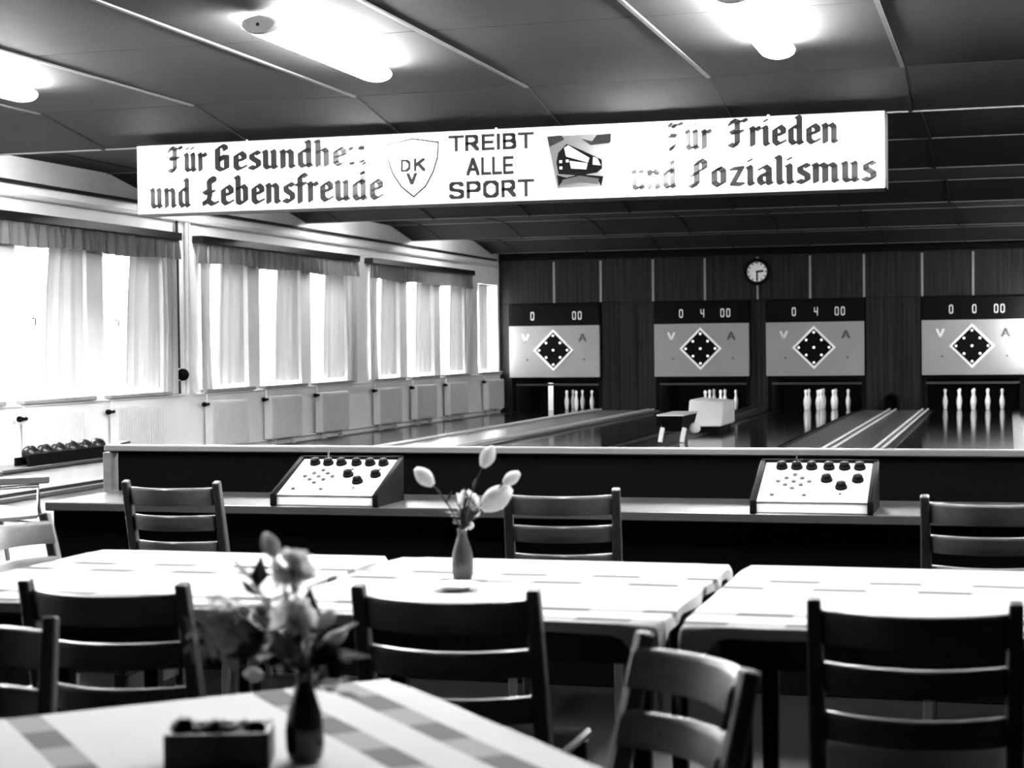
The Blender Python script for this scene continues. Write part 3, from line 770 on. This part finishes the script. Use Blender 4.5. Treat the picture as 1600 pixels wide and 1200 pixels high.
# ------------------------------------------------------------------ ball return machine between the middle lanes
t = thing('ball_lift', 'white ball return box standing on the strip between the middle lanes', 'ball return', (-4.40, 26.2, .031))
MB().hexa([(-.25, -.55, .10), (.27, -.55, .10), (.27, .75, .10), (-.25, .75, .10)], [(-.25, -.35, .50), (.27, -.35, .46), (.27, .75, .46), (-.25, .75, .50)]).build('box_body', 'white', t, .02)
MB().box(-.2, .22, -.45, .7, 0, .12).build('plinth', 'dark', t)
t = thing('ball_tray', 'low ball tray on two pale legs in front of the white ball return box', 'tray', (-4.42, 23.2, .031))
MB().box(-.20, .17, -.05, 1.15, .36, .385).build('tray_top', 'white', t, .008)
MB().hexa([(-.12, .05, .15), (.12, .05, .15), (.12, 1.0, .15), (-.12, 1.0, .15)], [(-.18, 0, .358), (.16, 0, .358), (.16, 1.1, .358), (-.18, 1.1, .358)]).build('tray_body', 'black', t, .01)
for x in (-.16, .14):
    MB().sweep([(x, .0, .0), (x+.01, .03, .10), (x+.03, .06, .2)], .06, .05, (0, 1, 0)).build('leg', 'white', t, .006)
tag(MB().ball((0, 0, 0), .08).build('bowling_ball', 'porcelain', loc=(-4.17, 23.6, .21)), 'pale bowling ball beside the low ball tray', 'ball')
t = thing('ball_channel', 'dark raised ball channel running from the white box to the end wall', 'ball return', (-4.74, 27.2, 0))
MB().box(-.13, .13, -.1, 6.9, .0, .10).build('channel_bed', 'gutter', t, .01)
for x in (-.11, .11): MB().box(x-.015, x+.015, -.1, 6.9, .10, .135).build('channel_rail', 'gutter', t, .004)

# ------------------------------------------------------------------ ball rack by the window wall
t = thing('ball_rack', 'low black ball rack on a white plinth beside the leftmost radiators', 'rack', (-9.3, 14.9, 0))
MB().box(-.22, .02, -1.6, 2.4, 0, .215).build('plinth', 'white', t, .01)
MB().box(-.30, .12, -1.6, 2.4, .215, .25).build('ledge', 'shelf', t, .006)
MB().box(.085, .11, -.05, 1.62, .25, .37).build('front_rail', 'black', t, .006)
MB().box(-.12, -.09, .05, 1.62, .25, .33).build('back_rail', 'black', t, .006)
MB().sweep([(-.02, 1.7, .30), (-.02, 1.9, .36), (-.02, 2.1, .37)], .14, .03).build('return_lip', 'button', t, .006)
for k in range(6):
    o = MB().ball((0, 0, 0), .088).build('bowling_ball', 'ball', loc=(-9.305, 15.07+.262*k, .365))
    tag(o, 'black bowling ball, %s from the left in the low rack by the radiators' % ['first', 'second', 'third', 'fourth', 'fifth', 'sixth'][k], 'ball', 'black balls in the rack')
t = thing('floor_gutter', 'dark floor gutter strip in front of the white rack plinth', 'gutter', (-8.95, 13.0, 0))
MB().box(-.22, .10, -3, 5.5, .001, .02).build('gutter_bed', 'dark', t); MB().box(.12, .20, -3, 5.5, .001, .04).build('gutter_edge', 'shelf', t, .004)

# ------------------------------------------------------------------ counter with consoles
CX0, CX1 = -4.06, 2.6
t = thing('counter', 'long black scorers counter with grey shelf and wooden top rail', 'counter', (CX0, 6.68, 0))
W_ = CX1-CX0
MB().box(0, W_, .07, .60, 0, .675).build('front_panel', 'counterblack', t, .004)
MB().box(0, W_, 0, .62, .680, .718).build('shelf', 'shelf', t, .004)
MB().box(0.02, W_, .62, .66, .0, .915).build('back_panel', 'counterblack', t)
MB().box(-.045, W_, .60, .68, .902, .932).build('top_rail', 'counterwood', t, .005)
MB().box(-.045, -.005, .59, .68, .0, .900).build('end_post', 'counterwood', t, .004)
def console(x0, x1, label):
    t = thing('control_console', label, 'control panel', ((x0+x1)/2, 6.69, .719), 0, 'control consoles on the counter')
    w = (x1-x0)/2; d = .31; zf, zb = .045, .175
    MB().prism([(0.002, 0), (0.002, zf), (d, zb), (d, 0)], 0, -w, w).build('console_body', 'white', t, .003)
    for s in (-1, 1):
        a = s*w; MB().prism([(-.012, -.001), (-.012, zf+.006), (d+.004, zb+.010), (d+.004, 0)], 0, min(a, a+s*.024), max(a, a+s*.024)).build('side_cheek', 'black', t, .003)
    MB().box(-w-.02, w+.02, d+.002, d+.016, 0, zb+.014).build('back_board', 'black', t, .003)
    MB().box(-w, w, -.001, .003, zf-.004, zf).build('edge_seam', 'button', t)
    nrm = Vector((0, -(zb-zf), d)).normalized()
    def P(u, v): return Vector((-w+2*w*u, v*d, zf+(zb-zf)*v))      # u across, v up the slope
    kn = [(.16, .86), (.30, .86), (.44, .86), (.60, .86), (.745, .86), (.885, .86), (.60, .54), (.885, .54), (.745, .36)]
    for j, (u, v) in enumerate(kn):
        kb = MB().lathe([(.024, 0), (.024, .010), (.020, .013), (.019, .024), (.014, .027)], 16, P(u, v), nrm).build('knob', 'black', t)
        if j == 1: MB().tube([P(u, v)+nrm*.02, P(u, v)+nrm*.045+Vector((0, .02, .012))], .004, 6).build('toggle', 'chrome', kb)
        if j > 5: MB().lathe([(.006, 0), (.006, .004), (.002, .006)], 8, P(u-.0, v+.17 if j < 8 else v-.16), nrm).build('status_lamp', 'button', t)
    for a in (-1, 0, 1):
        for b in (-1, 0, 1):
            MB().lathe([(.010, 0), (.010, .006), (.005, .009)], 8, P(.30+(a+b)*.072, .50+(a-b)*.085), nrm).build('pin_button', 'button', t)
    for u, v in ((.13, .16), (.42, .16)):
        MB().lathe([(.009, 0), (.009, .006), (.004, .008)], 8, P(u, v), nrm).build('push_button', 'button', t)
console(-2.965, -2.530, 'white sloping control console with black knobs on the left of the counter')
console(-.945, -.520, 'white sloping control console with black knobs on the right of the counter')

# ------------------------------------------------------------------ chairs
def make_chair():
    t = thing('ladderback_chair', '', 'chair', (0, 0, 0), 0, 'ladderback chairs')
    MB().hexa([(-.19, -.20, .425), (.19, -.20, .425), (.215, .21, .43), (-.215, .21, .43)], [(-.19, -.20, .45), (.19, -.20, .45), (.215, .21, .455), (-.215, .21, .455)]).build('seat', 'chair', t, .008)
    back = lambda z: -.195-max(0, z-.44)*.235
    for s in (-1, 1):
        MB().sweep([(s*.195, -.235, 0), (s*.195, -.205, .25), (s*.196, back(.45), .45), (s*.197, back(.65), .65), (s*.198, back(.86), .86)], .034, .036, (0, 1, 0), [.8, 1, 1.1, 1, .85]).build('rear_leg', 'chairleg', t, .004)
        MB().sweep([(s*.195, .19, 0), (s*.19, .185, .43)], .034, .034, (0, 1, 0), [.8, 1]).build('front_leg', 'chairleg', t, .004)
        MB().sweep([(s*.19, -.19, .20), (s*.19, .18, .20)], .02, .03).build('side_stretcher', 'chairleg', t)
    MB().box(-.18, .18, .165, .185, .36, .425).build('front_rail', 'chair', t, .003)
    MB().box(-.18, .18, -.205, -.185, .36, .425).build('rear_rail', 'chair', t, .003)
    for z in (.800, .694, .588):
        b = MB(); n = 12; ti = .235; hh = .036 if z > .75 else .031; th = .0135
        sec = [(-hh, th), (-hh, -th)]+[(hh-th+th*math.sin(a_), -th*math.cos(a_)) for a_ in [PI*k/6 for k in range(7)]]
        vs = []; q = len(sec)
        for i in range(n+1):
            x = -.186+.372*i/n; yy = back(z)-.075*(1-(x/.186)**2)+.010
            for dz, dy in sec: vs.append((x, yy+dy-dz*ti, z+dz))
        fs = [tuple(reversed(range(q))), tuple(n*q+j for j in range(q))]
        for i in range(n):
            for j in range(q): fs.append((i*q+j, i*q+(j+1) % q, i*q+q+(j+1) % q, i*q+q+j))
        b.add(vs, fs).build('back_slat', 'chair', t)
    return t
def chair_pos(ax, ay, bx, by, side):
    """from the two post tops, with the sitter facing to the given side (+1: left of a->b)"""
    d = Vector((bx-ax, by-ay)).normalized(); nrm = Vector((-d.y, d.x))*side
    mid = Vector(((ax+bx)/2, (ay+by)/2)); o = mid+nrm*.294
    return (o.x, o.y, 0), math.atan2(nrm.y, nrm.x)-PI/2
CH = [((-2.18, 3.47), (-1.75, 3.47), 1, 'dark ladderback chair at the left near side of the cloth-covered row, back to camera'),
      ((-1.39, 3.53), (-.96, 3.54), 1, 'dark ladderback chair between the front vase and the turned chair, back to camera'),
      ((-.40, 3.53), (.03, 3.55), 1, 'dark ladderback chair at the right picture edge in front of the cloth-covered row'),
      ((-3.40, 6.17), (-2.97, 6.17), 1, 'ladderback chair at the counter left of the left console'),
      ((-1.76, 6.02), (-1.36, 6.08), 1, 'ladderback chair at the counter behind the middle flower vase'),
      ((-.29, 5.95), (.14, 5.95), 1, 'ladderback chair at the counter right of the right console'),
      ((-.645, 3.07), (-.385, 2.715), -1, 'pale lit ladderback chair turned sideways at the nearest table'),
      ((-2.98, 4.92), (-2.98, 4.49), 1, 'ladderback chair at the left end of the cloth-covered row, facing right'),
      ((-2.20, 2.87), (-1.79, 2.99), -1, 'dark ladderback chair at the lower left picture edge by the nearest table')]
ch0 = make_chair()
for i, (a, b, s, lab) in enumerate(CH):
    loc, rz = chair_pos(*a, *b, s)
    if i == 0: ch0.location = loc; ch0.rotation_euler.z = rz; ch0['label'] = lab
    else: clone(ch0, loc, rz, lab)
# tubular armchair in front of the lanes at the left
t = thing('tubular_armchair', 'tubular armchair with wooden armrests and pale seat at the left picture edge', 'chair', (-5.62, 8.55, 0), -.55)
MB().box(-.25, .25, -.24, .26, .43, .48).build('seat_cushion', 'vinyl', t, .02)
MB().sweep([(-.22, -.27, .56), (0, -.31, .6), (.22, -.27, .56)], .03, .22).build('backrest', 'vinyl', t, .01)
for s in (-1, 1):
    x = s*.29
    MB().tube([(x, -.28, .02), (x, .30, .02), (x, .33, .06), (x-s*.03, .26, .40), (x, .22, .50), (x, .22, .62), (x, -.18, .62), (x, -.26, .70)], .013, 10).build('tube_frame', 'chrome', t)
    MB().sweep([(x, -.22, .655), (x, .0, .66), (x, .28, .655)], .06, .045).build('armrest', 'armwood', t, .008)
MB().tube([(-.29, -.27, .021), (.29, -.27, .021)], .013, 8).build('cross_tube', 'chrome', t)
MB().tube([(-.29, -.2, .40), (.29, -.2, .40)], .013, 8).build('seat_tube', 'chrome', t)
MB().tube([(-.27, .24, .40), (.27, .24, .40)], .013, 8).build('seat_tube', 'chrome', t)

# ------------------------------------------------------------------ tables and cloths
def table(cx, cy, rz, wx, wy, label, clabel, over=.16, seed=0, uoff=0, inx=(.09, .09), iny=.28, voff=0):
    t = thing('table', label, 'table', (cx, cy, 0), rz, 'cloth covered tables')
    MB().box(-wx/2, wx/2, -wy/2, wy/2, .715, .742).build('tabletop', 'tablewood', t, .004)
    MB().box(-wx/2+.07, wx/2-.07, -wy/2+.07, wy/2-.07, .64, .715).build('apron', 'tablewood', t)
    for sx in (-1, 1):
        for sy in (-1, 1):
            lx_, ly_ = sx*(wx/2-inx[(sx+1)//2]), sy*(wy/2-iny)
            MB().sweep([(lx_, ly_, 0), (lx_, ly_, .64)], .05, .05, (0, 1, 0), [.7, 1]).build('leg', 'tablewood', t, .004)
    N = 66; rnd = random.Random(seed); ph = rnd.uniform(0, 6)
    top = .748; Lx, Ly = wx/2, wy/2
    me = bpy.data.meshes.new('tablecloth'); vs = []; uvs = []
    def axis(Lh):   # denser outside the edge
        ins = [-Lh+2*Lh*i/40 for i in range(41)]
        out = [over*k/12 for k in range(1, 13)]
        return [-Lh-o for o in reversed(out)]+ins+[Lh+o for o in out]
    AX, AY = axis(Lx), axis(Ly)
    for v in AY:
        for u in AX:
            cu, cv = max(-Lx, min(Lx, u)), max(-Ly, min(Ly, v)); dx, dy = u-cu, v-cv; d = math.hypot(dx, dy)
            if d < 1e-6: vs.append((u, v, top+.001*math.sin(u*9+ph)*math.sin(v*8)))
            else:
                ang = math.atan2(dy, dx); s = (cu+cv)*20+ang*5
                cd_ = math.hypot(Lx-abs(cu), Ly-abs(cv)); lim = .03+(over-.03)*math.exp(-(cd_/.045)**2)
                k = min(1, d/over); d_ = d*lim/over
                corner = min(abs(dx), abs(dy))/max(abs(dx), abs(dy), 1e-6)
                out_ = .010*min(1, d/.02)+k*(.004+.008*math.sin(s+ph)+.010*corner*math.sin(ang*9+ph))
                out_ = max(.006, out_)
                vs.append((cu+dx/d*out_, cv+dy/d*out_, top-max(0, d_-.004)*(.985)))
            uvs.append((u+uoff, v+voff))
    nx = len(AX); fs = [(j*nx+i, j*nx+i+1, (j+1)*nx+i+1, (j+1)*nx+i) for j in range(len(AY)-1) for i in range(nx-1)]
    me.from_pydata(vs, [], fs); ul = me.uv_layers.new(name='UVMap')
    for p in me.polygons:
        p.use_smooth = True
        for li in p.loop_indices: ul.data[li].uv = uvs[me.loops[li].vertex_index]
    me.materials.append(M['cloth'])
    o = bpy.data.objects.new('tablecloth', me); C.objects.link(o); o.location = (cx, cy, 0); o.rotation_euler.z = rz
    tag(o, clabel, 'tablecloth', 'tablecloths with dashed stripes')
table(-2.285, 4.35, 0, .95, 1.06, 'left table of the middle row under a striped cloth', 'striped cloth on the left table of the middle row', seed=1, inx=(.32, .09))
table(-1.262, 4.35, 0, .985, 1.06, 'middle table of the middle row under a striped cloth, carrying the saucer', 'striped cloth under the saucer on the middle row', seed=2, uoff=1.0)
table(-.20, 4.35, 0, 1.01, 1.06, 'right table of the middle row under a striped cloth, cut by the picture edge', 'striped cloth on the right table of the middle row', seed=3, uoff=2.1)
table(-1.165, 2.34, math.radians(-47), 1.04, 1.04, 'nearest table, turned cornerwise, under a striped cloth', 'striped cloth on the nearest table at the bottom edge', over=.16, seed=4, iny=.09, voff=-.2)

# ------------------------------------------------------------------ vases, flowers, saucer, pouch
TOP = .750
def vase(x, y, m, label):
    prof = [(.020, 0), (.026, .004), (.029, .02), (.030, .045), (.026, .075), (.018, .10), (.0125, .118), (.0125, .13), (.015, .137), (.011, .136), (.009, .12), (.014, .09), (.004, .06)]
    o = MB().lathe(prof, 22).build('bud_vase', m, loc=(x, y, TOP)); return tag(o, label, 'vase', 'bud vases')
def bez(a, b, c, n=7): return [a*(1-t)**2+b*2*t*(1-t)+c*t*t for t in [i/n for i in range(n+1)]]
def flower(base, head, kind, size, label, group, seed, leafm='leaf'):
    rnd = random.Random(seed)
    t = thing('flower', label, 'flower', base, 0, group)
    B = Vector((0, 0, 0)); Hd = Vector(head); mid = Vector((Hd.x*.35, Hd.y*.35, Hd.z*.6))
    MB().tube(bez(B, mid, Hd), .0022, 6).build('stem', 'leaf', t)
    d = (Hd-mid).normalized()
    if kind == 'tulip':
        for k in range(5):
            a = 2*PI*k/5; q = Vector((0, 0, 1)).rotation_difference(d)
            def pt(u, v, a=a):
                w = math.sin(PI*min(1, .12+v*.86))*.55*size; rr = size*.42*math.sin(PI*(.12+.78*v))
                ang = a+(u-.5)*1.5
                return Hd+q @ Vector((rr*math.cos(ang), rr*math.sin(ang), (v-.1)*size*1.25))
            MB().grid(pt, 5, 7).build('petal', 'petal', t, recalc=False)
        MB().lathe([(.001, -.1*size), (.2*size, .02*size), (.33*size, .3*size), (.36*size, .6*size), (.2*size, .95*size), (.02*size, 1.05*size)], 10, Hd, d).build('bloom_core', 'petal', t)
    elif kind == 'carnation':
        q = Vector((0, 0, 1)).rotation_difference(d)
        b = MB()
        for k in range(26):
            a = rnd.uniform(0, 2*PI); e = rnd.uniform(-.25, 1.45); R = size*rnd.uniform(.42, .52)
            dirv = Vector((math.cos(a)*math.cos(e), math.sin(a)*math.cos(e), math.sin(e)))
            sd = dirv.orthogonal().normalized(); sd2 = dirv.cross(sd); rot = rnd.uniform(0, PI)
            s1 = sd*math.cos(rot)+sd2*math.sin(rot)
            w = size*.26
            def pt(u, v):
                x = (u-.5)*2*w*(.3+v); r_ = R*(.25+.75*v)
                return Hd+q @ (dirv*r_+s1*x+dirv.cross(s1)*(math.sin(u*12)*.06*size*v))
            b.grid(pt, 6, 3)
        b.build('bloom', 'greypetal', t, recalc=False)
        MB().lathe([(.004, -.45*size), (.12*size, -.2*size), (.16*size, .12*size)], 10, Hd, d).build('calyx', 'leaf', t)
    elif kind == 'fern':
        b = MB()
        for k in range(240):
            c = Hd+Vector((rnd.gauss(0, .42), rnd.gauss(0, .3), rnd.gauss(0, .42)))*size*.8
            v = Vector((rnd.uniform(-1, 1), rnd.uniform(-1, 1), rnd.uniform(-1, 1))).normalized()*size*.16
            s = v.orthogonal().normalized()*size*.022
            b.add([c-v-s, c-v+s, c+v+s*.4, c+v-s*.4], [(0, 1, 2, 3)])
        o = b.build('fronds', 'paleleaf', t, recalc=False); o['kind'] = 'stuff'
        for k in range(9):
            e = Hd+Vector((rnd.gauss(0, .4), rnd.gauss(0, .25), rnd.gauss(0, .4)))*size*.7
            MB().tube([mid, (mid+e)/2+Vector((0, 0, .01)), e], .001, 5).build('twig', 'leaf', t)
    elif kind == 'leaves':
        for k in range(9):
            f = .35+.65*k/8; p = B.lerp(Hd, f)+Vector((0, 0, .0)); a = rnd.uniform(0, 2*PI)
            dv = Vector((math.cos(a), math.sin(a)*.5, rnd.uniform(-.3, .7))).normalized()*size*rnd.uniform(.6, 1.1)
            s = Vector((0, 0, 1)).cross(dv).normalized()*size*.26; lift = dv.cross(s).normalized()*size*.1
            if k == 8: dv = d*size
            b = MB(); b.add([p, p+dv*.4+s-lift*.3, p+dv, p+dv*.4-s-lift*.3, p+dv*.5+lift], [(0, 1, 4), (1, 2, 4), (2, 3, 4), (3, 0, 4)])
            b.build('leaf', leafm, t)
    for k in range(2):
        f = .45+.2*k; p = bez(B, mid, Hd)[int(f*7)]; a = rnd.uniform(0, 2*PI)
        dv = Vector((math.cos(a)*.03, math.sin(a)*.02, .035)); s = Vector((0, 0, 1)).cross(dv).normalized()*.006
        MB().add([p, p+dv*.5+s, p+dv, p+dv*.5-s, p+dv*.5+Vector((0, 0, .004))], [(0, 1, 4), (1, 2, 4), (2, 3, 4), (3, 0, 4)]).build('stem_leaf', 'leaf', t)
    return t
def hd(dx, dz, dd=0): # offset right / up / away in the level view frame
    return (RT.x*dx-RT.y*dd, RT.y*dx+RT.x*dd, dz)
# middle table
vx, vy = -1.42, 4.43
vase(vx, vy, 'greyvase', 'grey bud vase with white tulips on the middle row beside the saucer')
G2 = 'flowers in the middle vase'
vb = (vx, vy, TOP+.125)
for k, (dx, dz, kind, s, lab) in enumerate([(-.082, .262, 'tulip', .052, 'white bloom leaning far left from the middle vase'), (.060, .310, 'tulip', .050, 'white bloom highest in the middle vase'),
        (.118, .260, 'tulip', .042, 'white bloom farthest right in the middle vase'), (.062, .195, 'tulip', .078, 'large white bloom hanging right of the middle vase'),
        (.012, .208, 'carnation', .062, 'grey carnation in the centre of the middle vase'), (.03, .180, 'carnation', .036, 'small grey carnation low in the middle vase'), (.018, .142, 'carnation', .024, 'tiny grey bud at the rim of the middle vase'),
        (-.012, .185, 'leaves', .045, 'dark leafy sprig in the middle vase')]):
    h = Vector(hd(dx, dz-.125, -.02+.01*k)); flower(vb, h, kind, s, lab, G2, 40+k)
# nearest table
vx, vy = -1.035, 2.43
vase(vx, vy, 'vase', 'dark bud vase in front on the nearest table')
vb = (vx, vy, TOP+.125); G1 = 'flowers in the front vase'
for k, (dx, dz, kind, s, lab) in enumerate([(-.012, .292, 'carnation', .066, 'tall carnation at the top of the front vase'), (-.040, .318, 'tulip', .032, 'pale bloom at the very top of the front vase'),
        (-.012, .216, 'carnation', .072, 'carnation in the middle of the front vase'), (-.122, .205, 'fern', .075, 'pale feathery sprig at the left of the front vase'),
        (-.075, .275, 'leaves', .060, 'upright dark leaf sprig in the front vase'), (-.05, .19, 'leaves', .11, 'thick dark leaves at the heart of the front vase'),
        (.030, .205, 'tulip', .026, 'upper small pale bloom right of the front vase'), (.040, .178, 'tulip', .026, 'middle small pale bloom right of the front vase'), (.022, .150, 'tulip', .024, 'lower small pale bloom right of the front vase'),
        (.042, .10, 'leaves', .055, 'drooping dark leaves right of the front vase'), (.0, .18, 'leaves', .10, 'dark leaves under the carnations of the front vase'), (-.072, .125, 'tulip', .026, 'small white bloom low left of the front vase')]):
    h = Vector(hd(dx, dz-.125, -.03+.006*k)); flower(vb, h, kind, s, lab, G1, 70+k)
t = thing('saucer', 'white saucer lying in front of the middle vase', 'saucer', (-1.375, 4.24, TOP))
MB().lathe([(.03, .001), (.034, .004), (.058, .012), (.062, .015), (.060, .016), (.035, .008), (.001, .006)], 30).build('saucer_dish', 'porcelain', t)
t = thing('ashtray_box', 'dark box with crumpled dark contents beside the front vase', 'box', (-1.155, 2.385, TOP), YAW+.05)
m = MB(); w, d, h = .078, .05, .055
m.box(-w, w, -d, -d+.006, 0, h).box(-w, w, d-.006, d, 0, h).box(-w, -w+.006, -d, d, 0, h).box(w-.006, w, -d, d, 0, h).box(-w, w, -d, d, 0, .006)
m.build('box_shell', 'pouch', t)
rnd = random.Random(5); m = MB()
for k in range(7): m.ball((-.055+.018*k, rnd.uniform(-.02, .02), .048+rnd.uniform(-.004, .008)), .021, 9, 7, (1.1, 1, .8), .18, rnd)
m.build('crumpled_contents', 'pouch', t)
